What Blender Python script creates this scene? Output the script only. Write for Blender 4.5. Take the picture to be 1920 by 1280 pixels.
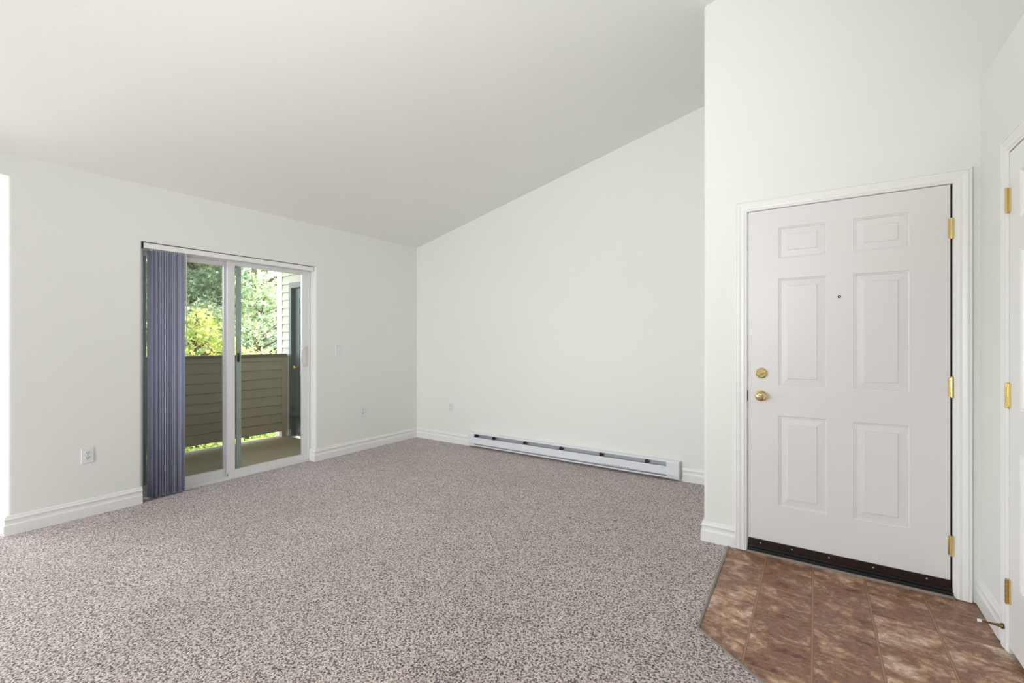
import bpy, bmesh, math, random
from mathutils import Vector, Matrix
for o in list(bpy.data.objects): bpy.data.objects.remove(o)
scene = bpy.context.scene
COL = scene.collection
R = math.radians

# ------------------------------------------------------------------ measured frame of the place (metres)
F_PX, YAW, HORIZON, CAM_H = 849.23, 33.8555, 638.21, 1.31
XG = -4.513          # wall with the sliding door (left)
YB = 4.400           # far wall with the heater
YD = 3.175           # wall with the entry door
XE = -0.6125         # free corner of that wall
XR = 0.680           # closet front (right)
ZE, SL = 2.569, 0.2384   # eave height, ceiling slope
ZL = 2.596           # closet top
XRIDGE, XW, YS = 1.3, 3.2, -3.3
def zc(x):
    return ZE + SL * (x - XG) if x <= XRIDGE else ZE + SL * (2 * XRIDGE - x - XG)

# ------------------------------------------------------------------ camera
cd = bpy.data.cameras.new('camera'); cam = bpy.data.objects.new('camera', cd); COL.objects.link(cam)
cam.location = (0, 0, CAM_H); cam.rotation_euler = (R(90), 0, R(YAW))
cd.sensor_width = 36; cd.lens = F_PX / 1920 * 36; cd.clip_start = 0.05; cd.clip_end = 300
cd.shift_y = (HORIZON - 640) / 1920
scene.camera = cam

# ------------------------------------------------------------------ world, sun, daylight, exposure
w = bpy.data.worlds.new('sky'); scene.world = w; w.use_nodes = True
nt = w.node_tree; bg = nt.nodes['Background']
sky = nt.nodes.new('ShaderNodeTexSky'); sky.sky_type = 'NISHITA'; sky.sun_disc = False
sky.sun_elevation = R(48); sky.sun_rotation = R(70); sky.air_density = 1.0; sky.dust_density = 2.0
hs = nt.nodes.new('ShaderNodeHueSaturation'); hs.inputs['Saturation'].default_value = .4
nt.links.new(sky.outputs[0], hs.inputs['Color']); nt.links.new(hs.outputs[0], bg.inputs[0]); bg.inputs[1].default_value = 1.25
def light(name, kind, loc, rot, energy, color=(1, 1, 1), size=None, **kw):
    d = bpy.data.lights.new(name, kind); d.energy = energy; d.color = color
    if size:
        d.shape = 'RECTANGLE'; d.size, d.size_y = size
    for k, v in kw.items(): setattr(d, k, v)
    o = bpy.data.objects.new(name, d); COL.objects.link(o); o.location = loc; o.rotation_euler = rot
    return o
sun = light('sun', 'SUN', (0, 0, 20), (0, 0, 0), 8.5, (1, .96, .88), angle=R(.6))
sun.rotation_euler = Vector((-.8, -.25, -.95)).to_track_quat('-Z', 'Y').to_euler()
# added area lamps standing for daylight at unseen windows behind camera and in nook
for wx, en in ((-3.1, 120),):
    light('daylight_lamp_south', 'AREA', (wx, YS - .30, 1.45), (R(90 + 15), 0, 0), en, (.975, .992, 1), (1.7, 1.7))
light('daylight_lamp_nook', 'AREA', (-6.75, -0.75, 1.35), (R(90 + 12), 0, R(-90)), 68, (.97, .99, 1), (1.9, 1.9))
fl = light('ceiling_fill', 'SPOT', (-.3, -.4, 1.7), (0, 0, 0), 205, (.985, .997, 1), shadow_soft_size=.3, spot_size=R(108), spot_blend=1)  # unseen fill spot added near the camera to brighten the ceiling
light('hall_fill', 'POINT', (1.0, .9, 3.4), (0, 0, 0), 9, (1, .985, .95), shadow_soft_size=.18)  # unseen point light added to lift the upper entry wall
fl.rotation_euler = (Vector((-2.45, 2.75, 3.05)) - fl.location).to_track_quat('-Z', 'Y').to_euler()
vs = scene.view_settings
vs.view_transform = 'Standard'; vs.look = 'None'; vs.gamma = 1; vs.use_curve_mapping = False; vs.exposure = 0.05

# ------------------------------------------------------------------ materials
def srgb(*c):
    return tuple((v / 255 / 12.92 if v / 255 <= .04045 else ((v / 255 + .055) / 1.055) ** 2.4) for v in c) + (1,)
def mat(name, col, rough=.5, metal=0, bump=None, vary=None, spec=None):
    m = bpy.data.materials.new(name); m.use_nodes = True
    n = m.node_tree; b = n.nodes['Principled BSDF']
    b.inputs['Base Color'].default_value = col; b.inputs['Roughness'].default_value = rough
    b.inputs['Metallic'].default_value = metal
    if spec is not None: b.inputs['Specular IOR Level'].default_value = spec
    tc = n.nodes.new('ShaderNodeTexCoord')
    if vary:
        sc, amt = vary
        t = n.nodes.new('ShaderNodeTexNoise'); t.inputs['Scale'].default_value = sc; t.inputs['Detail'].default_value = 4
        n.links.new(tc.outputs['Object'], t.inputs['Vector'])
        mx = n.nodes.new('ShaderNodeMix'); mx.data_type = 'RGBA'
        mx.inputs['A'].default_value = tuple(c * (1 - amt) for c in col[:3]) + (1,)
        mx.inputs['B'].default_value = tuple(min(1, c * (1 + amt)) for c in col[:3]) + (1,)
        n.links.new(t.outputs['Fac'], mx.inputs['Factor']); n.links.new(mx.outputs['Result'], b.inputs['Base Color'])
    if bump:
        sc, st, di = bump
        t = n.nodes.new('ShaderNodeTexNoise'); t.inputs['Scale'].default_value = sc; t.inputs['Detail'].default_value = 3
        n.links.new(tc.outputs['Object'], t.inputs['Vector'])
        bp = n.nodes.new('ShaderNodeBump'); bp.inputs['Strength'].default_value = st; bp.inputs['Distance'].default_value = di
        n.links.new(t.outputs['Fac'], bp.inputs['Height']); n.links.new(bp.outputs[0], b.inputs['Normal'])
    return m
M = {}
M['paint'] = mat('wall_paint', (.855, .86, .822, 1), .6, bump=(120, .12, .002), vary=(1.3, .012))
M['ceil'] = mat('ceiling_paint_lifted', (.915, .92, .892, 1), .75, bump=(160, .2, .002), vary=(1.0, .012))  # same paint as the walls, lightened in place of missing ceiling light
M['trim'] = mat('trim_enamel', (.90, .892, .878, 1), .32, bump=(60, .03, .001))
M['door'] = mat('door_enamel', (.80, .78, .775, 1), .38, bump=(45, .04, .0012), vary=(3, .01))
M['vinyl'] = mat('white_vinyl', (.83, .82, .82, 1), .3, vary=(6, .01))
M['plate'] = mat('white_plastic', (.84, .84, .86, 1), .25, vary=(30, .01))
M['dark'] = mat('dark_slot', (.02, .02, .02, 1), .6, vary=(20, .1))
M['black'] = mat('black_rubber', (.006, .006, .006, 1), .5, vary=(20, .2))
M['bronze'] = mat('dark_bronze', (.018, .009, .006, 1), .35, vary=(40, .25))
M['brass'] = mat('polished_brass', srgb(226, 206, 150), .16, 1, vary=(25, .08))
M['oldbrass'] = mat('tarnished_brass', srgb(120, 98, 62), .35, 1, vary=(40, .25))
M['steel'] = mat('brushed_steel', (.6, .6, .62, 1), .3, 1, vary=(60, .1))
M['enamel'] = mat('heater_enamel', (.84, .85, .90, 1), .28, vary=(8, .008))
M['fin'] = mat('grey_fin', (.55, .56, .60, 1), .4, .3, vary=(30, .1))
M['screenframe'] = mat('grey_green_aluminium', srgb(188, 204, 194), .45, vary=(20, .03))
M['siding'] = mat('taupe_siding', srgb(186, 174, 152), .7, bump=(30, .3, .002), vary=(8, .08))
M['siding_light'] = mat('pale_siding', srgb(226, 220, 214), .7, bump=(30, .3, .002), vary=(8, .03))
M['soffit'] = mat('white_soffit', (.85, .84, .82, 1), .7, vary=(6, .02))
M['cap'] = mat('brown_cap', srgb(140, 122, 104), .6, vary=(8, .05))
M['fascia'] = mat('white_board', (.80, .78, .80, 1), .6, vary=(6, .03))
M['deck'] = mat('deck_coating', srgb(176, 160, 136), .8, bump=(50, .4, .003), vary=(2.5, .15))
M['storedoor'] = mat('grey_green_door', srgb(98, 108, 108), .4, vary=(5, .04))
M['bark'] = mat('bark', srgb(92, 74, 60), .9, bump=(20, .8, .02), vary=(8, .3))
M['concrete'] = mat('concrete', srgb(205, 200, 196), .9, vary=(3, .06))
M['grass'] = mat('lawn', srgb(110, 130, 70), .9, bump=(30, .6, .03), vary=(1.2, .3))
M['cream'] = mat('cream_plastic', srgb(225, 218, 205), .35, vary=(10, .02))
M['rubber'] = mat('white_rubber', (.8, .8, .8, 1), .6, vary=(40, .03))
M['stripmetal'] = mat('transition_strip', srgb(150, 142, 138), .4, .6, vary=(40, .15))
M['caulk'] = mat('grey_caulk', srgb(150, 140, 132), .8, bump=(90, .6, .002), vary=(60, .25))

def leafmat(name, c1, c2, trans=.35):
    m = bpy.data.materials.new(name); m.use_nodes = True; n = m.node_tree
    b = n.nodes['Principled BSDF']; b.inputs['Roughness'].default_value = .55
    t = n.nodes.new('ShaderNodeTexNoise'); t.inputs['Scale'].default_value = 2.2; t.inputs['Detail'].default_value = 5
    tc = n.nodes.new('ShaderNodeTexCoord'); n.links.new(tc.outputs['Object'], t.inputs['Vector'])
    r = n.nodes.new('ShaderNodeValToRGB'); r.color_ramp.elements[0].position = .36; r.color_ramp.elements[1].position = .64
    r.color_ramp.elements[0].color = c1; r.color_ramp.elements[1].color = c2
    n.links.new(t.outputs['Fac'], r.inputs[0]); n.links.new(r.outputs[0], b.inputs['Base Color'])
    tr = n.nodes.new('ShaderNodeBsdfTranslucent'); n.links.new(r.outputs[0], tr.inputs[0])
    mx = n.nodes.new('ShaderNodeMixShader'); mx.inputs[0].default_value = trans
    n.links.new(b.outputs[0], mx.inputs[1]); n.links.new(tr.outputs[0], mx.inputs[2])
    n.links.new(mx.outputs[0], n.nodes['Material Output'].inputs[0])
    return m
M['pine'] = leafmat('pine_needles', srgb(112, 142, 104), srgb(206, 220, 176))
M['pine2'] = leafmat('dark_pine_needles', srgb(100, 130, 100), srgb(190, 208, 166))
M['maple'] = leafmat('maple_leaves', srgb(140, 176, 84), srgb(244, 236, 150), .45)
M['shrub'] = leafmat('shrub_leaves', srgb(110, 160, 60), srgb(190, 216, 110), .4)

def glassmat(name, dark=1.0):
    m = bpy.data.materials.new(name); m.use_nodes = True; n = m.node_tree
    n.nodes.remove(n.nodes['Principled BSDF'])
    t = n.nodes.new('ShaderNodeBsdfTransparent'); t.inputs[0].default_value = (.95 * dark, .955 * dark, .95 * dark, 1)
    g = n.nodes.new('ShaderNodeBsdfGlossy'); g.inputs['Roughness'].default_value = .01
    fr = n.nodes.new('ShaderNodeFresnel'); fr.inputs[0].default_value = 1.35
    mx = n.nodes.new('ShaderNodeMixShader'); n.links.new(fr.outputs[0], mx.inputs[0])
    n.links.new(t.outputs[0], mx.inputs[1]); n.links.new(g.outputs[0], mx.inputs[2])
    n.links.new(mx.outputs[0], n.nodes['Material Output'].inputs[0]); return m
M['glass'] = glassmat('window_glass')
def meshmat():
    m = bpy.data.materials.new('insect_screen'); m.use_nodes = True; n = m.node_tree
    b = n.nodes['Principled BSDF']; b.inputs['Base Color'].default_value = (.03, .03, .03, 1)
    t = n.nodes.new('ShaderNodeBsdfTransparent')
    mx = n.nodes.new('ShaderNodeMixShader'); mx.inputs[0].default_value = .24
    n.links.new(t.outputs[0], mx.inputs[1]); n.links.new(b.outputs[0], mx.inputs[2])
    n.links.new(mx.outputs[0], n.nodes['Material Output'].inputs[0]); return m
M['screen'] = meshmat()
def vanemat():
    m = bpy.data.materials.new('blind_vane_fabric'); m.use_nodes = True; n = m.node_tree
    b = n.nodes['Principled BSDF']; b.inputs['Roughness'].default_value = .5
    tc = n.nodes.new('ShaderNodeTexCoord'); t = n.nodes.new('ShaderNodeTexNoise')
    mp = n.nodes.new('ShaderNodeMapping'); mp.inputs['Scale'].default_value = (90, 90, .4)
    n.links.new(tc.outputs['Object'], mp.inputs[0]); n.links.new(mp.outputs[0], t.inputs['Vector']); t.inputs['Scale'].default_value = 1
    r = n.nodes.new('ShaderNodeValToRGB'); r.color_ramp.elements[0].color = srgb(212, 213, 224); r.color_ramp.elements[1].color = srgb(240, 239, 246)
    n.links.new(t.outputs['Fac'], r.inputs[0]); n.links.new(r.outputs[0], b.inputs['Base Color'])
    tr = n.nodes.new('ShaderNodeBsdfTranslucent'); tr.inputs[0].default_value = srgb(185, 198, 232)
    mx = n.nodes.new('ShaderNodeMixShader'); mx.inputs[0].default_value = .5
    n.links.new(b.outputs[0], mx.inputs[1]); n.links.new(tr.outputs[0], mx.inputs[2])
    n.links.new(mx.outputs[0], n.nodes['Material Output'].inputs[0]); return m
M['vane'] = vanemat()

def carpetmat():
    m = bpy.data.materials.new('speckled_carpet'); m.use_nodes = True; n = m.node_tree; L = n.links
    b = n.nodes['Principled BSDF']; b.inputs['Roughness'].default_value = .9
    b.inputs['Sheen Weight'].default_value = .35; b.inputs['Sheen Roughness'].default_value = .5
    tc = n.nodes.new('ShaderNodeTexCoord')
    # distort the coordinates so the tufts lean and curl
    d = n.nodes.new('ShaderNodeTexNoise'); d.inputs['Scale'].default_value = 60; L.new(tc.outputs['Object'], d.inputs['Vector'])
    ma = n.nodes.new('ShaderNodeVectorMath'); ma.operation = 'MULTIPLY_ADD'; ma.inputs[1].default_value = (.012, .012, .012)
    L.new(d.outputs['Color'], ma.inputs[0]); L.new(tc.outputs['Object'], ma.inputs[2])
    v = n.nodes.new('ShaderNodeTexVoronoi'); v.inputs['Scale'].default_value = 150; L.new(ma.outputs[0], v.inputs['Vector'])
    n1 = n.nodes.new('ShaderNodeTexNoise'); n1.inputs['Scale'].default_value = 120; n1.inputs['Detail'].default_value = 2.0; n1.inputs['Roughness'].default_value = .6; L.new(ma.outputs[0], n1.inputs['Vector'])
    r = n.nodes.new('ShaderNodeValToRGB'); e = r.color_ramp.elements
    e[0].position = .39; e[0].color = srgb(50, 38, 36); e[1].position = .56; e[1].color = srgb(244, 230, 226)
    for p_, c_ in ((.43, (146, 128, 123)), (.50, (210, 193, 188))):
        k = e.new(p_); k.color = srgb(*c_)
    L.new(n1.outputs['Fac'], r.inputs[0])
    sep = n.nodes.new('ShaderNodeSeparateColor'); L.new(v.outputs['Color'], sep.inputs[0])
    mx = n.nodes.new('ShaderNodeMix'); mx.data_type = 'RGBA'; mx.blend_type = 'MULTIPLY'; mx.inputs['Factor'].default_value = 1
    r2 = n.nodes.new('ShaderNodeValToRGB'); r2.color_ramp.elements[0].color = (.62, .57, .56, 1); r2.color_ramp.elements[0].position = .0
    r2.color_ramp.elements[1].color = (1, 1, 1, 1); r2.color_ramp.elements[1].position = .38
    L.new(sep.outputs[0], r2.inputs[0]); L.new(r.outputs[0], mx.inputs['A']); L.new(r2.outputs[0], mx.inputs['B'])
    # broad footmarks in the nap
    n2 = n.nodes.new('ShaderNodeTexNoise'); n2.inputs['Scale'].default_value = 1.6; n2.inputs['Detail'].default_value = 3; L.new(tc.outputs['Object'], n2.inputs['Vector'])
    r3 = n.nodes.new('ShaderNodeValToRGB'); r3.color_ramp.elements[0].position = .38; r3.color_ramp.elements[0].color = (.9, .895, .89, 1)
    r3.color_ramp.elements[1].position = .62; r3.color_ramp.elements[1].color = (1, 1, 1, 1); L.new(n2.outputs['Fac'], r3.inputs[0])
    mx2 = n.nodes.new('ShaderNodeMix'); mx2.data_type = 'RGBA'; mx2.blend_type = 'MULTIPLY'; mx2.inputs['Factor'].default_value = 1
    L.new(mx.outputs['Result'], mx2.inputs['A']); L.new(r3.outputs[0], mx2.inputs['B'])
    L.new(mx2.outputs['Result'], b.inputs['Base Color'])
    h = n.nodes.new('ShaderNodeMath'); h.operation = 'SUBTRACT'; L.new(n1.outputs['Fac'], h.inputs[0])
    hm = n.nodes.new('ShaderNodeMath'); hm.operation = 'MULTIPLY'; hm.inputs[1].default_value = .35; L.new(v.outputs['Distance'], hm.inputs[0]); L.new(hm.outputs[0], h.inputs[1])
    bp = n.nodes.new('ShaderNodeBump'); bp.inputs['Strength'].default_value = .9; bp.inputs['Distance'].default_value = .012
    L.new(h.outputs[0], bp.inputs['Height']); L.new(bp.outputs[0], b.inputs['Normal'])
    return m
M['carpet'] = carpetmat()

def vinylmat():
    m = bpy.data.materials.new('slate_look_vinyl'); m.use_nodes = True; n = m.node_tree; L = n.links
    b = n.nodes['Principled BSDF']
    tc = n.nodes.new('ShaderNodeTexCoord'); sx = n.nodes.new('ShaderNodeSeparateXYZ'); L.new(tc.outputs['Object'], sx.inputs[0])
    P = .2365
    def M2(op, a, bb=None, c=None):
        q = n.nodes.new('ShaderNodeMath'); q.operation = op
        for i, v in enumerate((a, bb, c)):
            if v is None: continue
            if isinstance(v, (int, float)): q.inputs[i].default_value = v
            else: L.new(v, q.inputs[i])
        return q.outputs[0]
    fx = M2('DIVIDE', M2('ADD', sx.outputs[0], .013), P); fy = M2('DIVIDE', M2('SUBTRACT', sx.outputs[1], 3.004), P)
    ix, iy = M2('FLOOR', fx), M2('FLOOR', fy)
    dx = M2('ABSOLUTE', M2('SUBTRACT', M2('FRACT', M2('ADD', fx, .5)), .5))   # distance to the joint line, in tiles
    dy = M2('ABSOLUTE', M2('SUBTRACT', M2('FRACT', M2('ADD', fy, .5)), .5))
    cell = n.nodes.new('ShaderNodeCombineXYZ'); L.new(ix, cell.inputs[0]); L.new(iy, cell.inputs[1])
    wn = n.nodes.new('ShaderNodeTexWhiteNoise'); L.new(cell.outputs[0], wn.inputs['Vector'])
    off = n.nodes.new('ShaderNodeVectorMath'); off.operation = 'MULTIPLY_ADD'; off.inputs[1].default_value = (7, 7, 7)
    L.new(wn.outputs['Color'], off.inputs[0])
    ms = n.nodes.new('ShaderNodeMapping'); ms.inputs['Scale'].default_value = (1, 1.35, 1); L.new(tc.outputs['Object'], ms.inputs[0]); L.new(ms.outputs[0], off.inputs[2])
    a = n.nodes.new('ShaderNodeTexNoise'); a.inputs['Scale'].default_value = 7.5; a.inputs['Detail'].default_value = 12; a.inputs['Roughness'].default_value = .74; a.inputs['Distortion'].default_value = .35; L.new(off.outputs[0], a.inputs['Vector'])
    r = n.nodes.new('ShaderNodeValToRGB'); e = r.color_ramp.elements
    e[0].position = .33; e[0].color = srgb(92, 62, 50); e[1].position = .70; e[1].color = srgb(240, 214, 190)
    for p, c in ((.42, (128, 88, 68)), (.48, (168, 120, 88)), (.53, (140, 112, 98)), (.58, (192, 146, 112)), (.64, (206, 174, 146))):
        k = e.new(p); k.color = srgb(*c)
    tint = n.nodes.new('ShaderNodeMath'); tint.operation = 'MULTIPLY_ADD'; tint.inputs[1].default_value = .10; L.new(wn.outputs['Value'], tint.inputs[0])
    sh = M2('ADD', a.outputs['Fac'], .012); L.new(sh, tint.inputs[2]); L.new(tint.outputs[0], r.inputs[0])
    a2 = n.nodes.new('ShaderNodeTexNoise'); a2.inputs['Scale'].default_value = 34; a2.inputs['Detail'].default_value = 8; a2.inputs['Roughness'].default_value = .75; L.new(off.outputs[0], a2.inputs['Vector'])
    r2 = n.nodes.new('ShaderNodeValToRGB'); r2.color_ramp.elements[0].position = .40; r2.color_ramp.elements[0].color = (.55, .52, .51, 1); r2.color_ramp.elements[1].position = .58; r2.color_ramp.elements[1].color = (1.0, 1.0, 1.0, 1)
    L.new(a2.outputs['Fac'], r2.inputs[0])
    mx = n.nodes.new('ShaderNodeMix'); mx.data_type = 'RGBA'; mx.blend_type = 'MULTIPLY'; mx.inputs['Factor'].default_value = .85
    L.new(r.outputs[0], mx.inputs['A']); L.new(r2.outputs[0], mx.inputs['B'])
    gx = M2('LESS_THAN', dx, .021); gy = M2('LESS_THAN', dy, .015); g = M2('MAXIMUM', gx, gy)
    cx = M2('LESS_THAN', M2('ABSOLUTE', M2('SUBTRACT', dx, .021)), .005)
    gm = n.nodes.new('ShaderNodeMix'); gm.data_type = 'RGBA'; L.new(g, gm.inputs['Factor']); L.new(mx.outputs['Result'], gm.inputs['A']); gm.inputs['B'].default_value = srgb(164, 126, 98)
    gl = n.nodes.new('ShaderNodeMix'); gl.data_type = 'RGBA'; L.new(M2('MULTIPLY', cx, .6), gl.inputs['Factor']); L.new(gm.outputs['Result'], gl.inputs['A']); gl.inputs['B'].default_value = srgb(86, 62, 48)
    L.new(gl.outputs['Result'], b.inputs['Base Color'])
    b.inputs['Roughness'].default_value = .42
    hgt = M2('SUBTRACT', M2('MULTIPLY', a2.outputs['Fac'], .5), M2('MULTIPLY', g, .5))
    bp = n.nodes.new('ShaderNodeBump'); bp.inputs['Strength'].default_value = .5; bp.inputs['Distance'].default_value = .002
    L.new(hgt, bp.inputs['Height']); L.new(bp.outputs[0], b.inputs['Normal'])
    return m
M['tile'] = vinylmat()

# ------------------------------------------------------------------ mesh helpers
def obj(name, bm, m, parent=None, smooth=False, bevel=0, seg=2, origin=None):
    bmesh.ops.remove_doubles(bm, verts=bm.verts, dist=1e-6)
    bmesh.ops.recalc_face_normals(bm, faces=bm.faces)
    if origin is not None:
        bmesh.ops.translate(bm, verts=bm.verts, vec=-Vector(origin))
    me = bpy.data.meshes.new(name); bm.to_mesh(me); bm.free()
    if smooth:
        for p in me.polygons: p.use_smooth = True
    me.materials.append(M[m] if isinstance(m, str) else m)
    o = bpy.data.objects.new(name, me); COL.objects.link(o)
    if origin is not None: o.location = origin
    if parent:
        o.parent = parent
        o.location = Vector(o.location) - world_loc(parent)
    if smooth:
        e_ = o.modifiers.new('split', 'EDGE_SPLIT'); e_.split_angle = R(38)
    if bevel:
        b = o.modifiers.new('bevel', 'BEVEL'); b.width = bevel; b.segments = seg; b.limit_method = 'ANGLE'; b.angle_limit = R(35)
        if smooth is False:
            for p in me.polygons: p.use_smooth = False
    return o
def world_loc(o):
    v = Vector(o.location)
    while o.parent: o = o.parent; v = v + Vector(o.location)
    return v
def box(bm, x0, x1, y0, y1, z0, z1):
    v = [bm.verts.new((x, y, z)) for x in (x0, x1) for y in (y0, y1) for z in (z0, z1)]
    for f in ((0, 1, 3, 2), (4, 6, 7, 5), (0, 4, 5, 1), (2, 3, 7, 6), (0, 2, 6, 4), (1, 5, 7, 3)):
        bm.faces.new([v[i] for i in f])
def BX(*b):
    bm = bmesh.new()
    for a in b: box(bm, *a)
    return bm
def prism(bm, pts, z0, z1):
    """vertical prism on footprint pts; z0 / z1 numbers or functions of x"""
    f0 = z0 if callable(z0) else (lambda x: z0); f1 = z1 if callable(z1) else (lambda x: z1)
    a = [bm.verts.new((x, y, f0(x))) for x, y in pts]; b = [bm.verts.new((x, y, f1(x))) for x, y in pts]
    n = len(pts)
    for i in range(n): bm.faces.new((a[i], a[(i + 1) % n], b[(i + 1) % n], b[i]))
    bm.faces.new(a[::-1]); bm.faces.new(b)
def rounded(x0, x1, y0, y1, corners=(), r=.02, n=5):
    """rectangle footprint; corners subset of 'x0y0','x1y0','x1y1','x0y1' get a bullnose"""
    out = []
    for name, cx, cy, a0 in (('x0y0', x0, y0, 180), ('x1y0', x1, y0, 270), ('x1y1', x1, y1, 0), ('x0y1', x0, y1, 90)):
        if name in corners:
            ox = cx + r if cx == x0 else cx - r; oy = cy + r if cy == y0 else cy - r
            for k in range(n + 1):
                a = R(a0 + 90 * k / n); out.append((ox + r * math.cos(a), oy + r * math.sin(a)))
        else: out.append((cx, cy))
    return out
def sweep(bm, path, prof, axis='Z'):
    """profile (offset to the left of travel, height) along a flat polyline with mitred corners"""
    P = [Vector(p).to_2d() if len(p) == 2 else Vector(p) for p in path]
    rings = []
    for i, p in enumerate(P):
        d0 = (P[i] - P[i - 1]).normalized() if i else None
        d1 = (P[i + 1] - P[i]).normalized() if i < len(P) - 1 else None
        if d0 is None: d0 = d1
        if d1 is None: d1 = d0
        n0 = Vector((-d0.y, d0.x)); n1 = Vector((-d1.y, d1.x))
        mv = (n0 + n1); mv = mv / max(.2, mv.dot(n0)) if mv.length > 1e-6 else n0
        rings.append([(p + mv * o, h) for o, h in prof])
    vs = [[bm.verts.new((q.x, q.y, h)) for q, h in r] for r in rings]
    m = len(prof)
    for i in range(len(vs) - 1):
        for j in range(m): bm.faces.new((vs[i][j], vs[i + 1][j], vs[i + 1][(j + 1) % m], vs[i][(j + 1) % m]))
    bm.faces.new(vs[0]); bm.faces.new(vs[-1][::-1])
def cyl(bm, a, b, r0, r1=None, n=20, caps=True):
    r1 = r0 if r1 is None else r1
    a, b = Vector(a), Vector(b); d = (b - a).normalized(); u = d.orthogonal().normalized(); v = d.cross(u)
    A = [bm.verts.new(a + (u * math.cos(t) + v * math.sin(t)) * r0) for t in [2 * math.pi * k / n for k in range(n)]]
    B = [bm.verts.new(b + (u * math.cos(t) + v * math.sin(t)) * r1) for t in [2 * math.pi * k / n for k in range(n)]]
    for k in range(n): bm.faces.new((A[k], A[(k + 1) % n], B[(k + 1) % n], B[k]))
    if caps: bm.faces.new(A[::-1]); bm.faces.new(B)
def lathe(bm, origin, axis, prof, n=28):
    """prof: (distance along axis, radius)"""
    o = Vector(origin); d = Vector(axis).normalized(); u = d.orthogonal().normalized(); v = d.cross(u); rings = []
    for t, r in prof:
        rings.append([bm.verts.new(o + d * t + (u * math.cos(q) + v * math.sin(q)) * max(r, 1e-5)) for q in [2 * math.pi * k / n for k in range(n)]])
    for i in range(len(rings) - 1):
        for k in range(n): bm.faces.new((rings[i][k], rings[i][(k + 1) % n], rings[i + 1][(k + 1) % n], rings[i + 1][k]))
    bm.faces.new(rings[0][::-1]); bm.faces.new(rings[-1])
def tube(bm, pts, r, n=10):
    P = [Vector(p) for p in pts]; rings = []
    for i, p in enumerate(P):
        d = (P[min(i + 1, len(P) - 1)] - P[max(i - 1, 0)]).normalized()
        u = d.orthogonal().normalized() if i == 0 else (u - d * u.dot(d)).normalized(); v = d.cross(u)
        rr = r[i] if isinstance(r, (list, tuple)) else r
        rings.append([bm.verts.new(p + (u * math.cos(q) + v * math.sin(q)) * rr) for q in [2 * math.pi * k / n for k in range(n)]])
    for i in range(len(rings) - 1):
        for k in range(n): bm.faces.new((rings[i][k], rings[i][(k + 1) % n], rings[i + 1][(k + 1) % n], rings[i + 1][k]))
    bm.faces.new(rings[0][::-1]); bm.faces.new(rings[-1])
def empty(name, loc):
    o = bpy.data.objects.new(name, None); COL.objects.link(o); o.location = loc; o.empty_display_size = .05; return o
def tag(o, label, cat, group=None, kind=None):
    o['label'] = label; o['category'] = cat
    if group: o['group'] = group
    if kind: o['kind'] = kind
    return o
def struct(o, label=None):
    o['kind'] = 'structure'
    if label: o['label'] = label
    return o
def dup(o, dloc, parent=None):
    c = o.copy(); COL.objects.link(c)
    if parent: c.parent = parent
    else: c.location = Vector(o.location) + Vector(dloc)
    for ch in list(o.children): dup(ch, (0, 0, 0), c)
    return c

# ------------------------------------------------------------------ walls
WT = .15
OY0, OY1, OZ = 1.372, 2.893, 2.113      # sliding-door opening
NY, NZ = .636, 2.42                     # opening into the bright nook ends here
bm = bmesh.new(); x0, x1 = XG - WT, XG
prism(bm, rounded(x0, x1, NY, OY0, ('x1y0', 'x1y1')), -.1, OZ)
prism(bm, rounded(x0, x1, NY, OY0, ('x1y0',)), OZ, NZ)
prism(bm, rounded(x0, x1, OY1, YB + .15, ('x1y0',)), -.1, OZ)
prism(bm, [(x0, OY0), (x1, OY0), (x1, YB + .15), (x0, YB + .15)], OZ, NZ)
prism(bm, [(x0, YS), (x1, YS), (x1, YB + .15), (x0, YB + .15)], NZ, lambda x: zc(x))
prism(bm, rounded(x0, x1, YS, -2.1, ('x1y1',)), -.1, NZ)
struct(obj('wall_left', bm, 'paint'))
bm = bmesh.new(); prism(bm, [(XG, YB), (XE + .12, YB), (XE + .12, YB + .15), (XG, YB + .15)], -.1, zc)
struct(obj('wall_back', bm, 'paint'))
# entry wall with the return towards the far wall
DX0, DX1, DZ = -.375, .600, 2.128
bm = bmesh.new()
prism(bm, rounded(XE, DX0, YD, YD + .13, ('x0y0',)), -.1, zc)
prism(bm, [(DX0, YD), (DX1, YD), (DX1, YD + .13), (DX0, YD + .13)], DZ, zc)
for xa, xb in ((DX1, XRIDGE), (XRIDGE, XW)):
    prism(bm, [(xa, YD), (xb, YD), (xb, YD + .13), (xa, YD + .13)], -.1, zc)
prism(bm, [(XE, YD + .13), (XE + .12, YD + .13), (XE + .12, YB), (XE, YB)], -.1, zc)
struct(obj('wall_entry', bm, 'paint'))
# closet box on the right, its flat top is a ledge
CY0, CY1, CZ = 1.955, 2.752, 2.112       # closet door opening
bm = bmesh.new()
box(bm, XR, XR + .11, CY1, YD, -.1, ZL); box(bm, XR, XR + .11, CY0, CY1, CZ, ZL); box(bm, XR, XR + .11, 1.7, CY0, -.1, ZL)
box(bm, XR + .11, XW, 1.7, 1.81, -.1, ZL); box(bm, XR + .11, XW, 1.81, YD, ZL - .1, ZL)
struct(obj('wall_right', bm, 'paint'))
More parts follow.
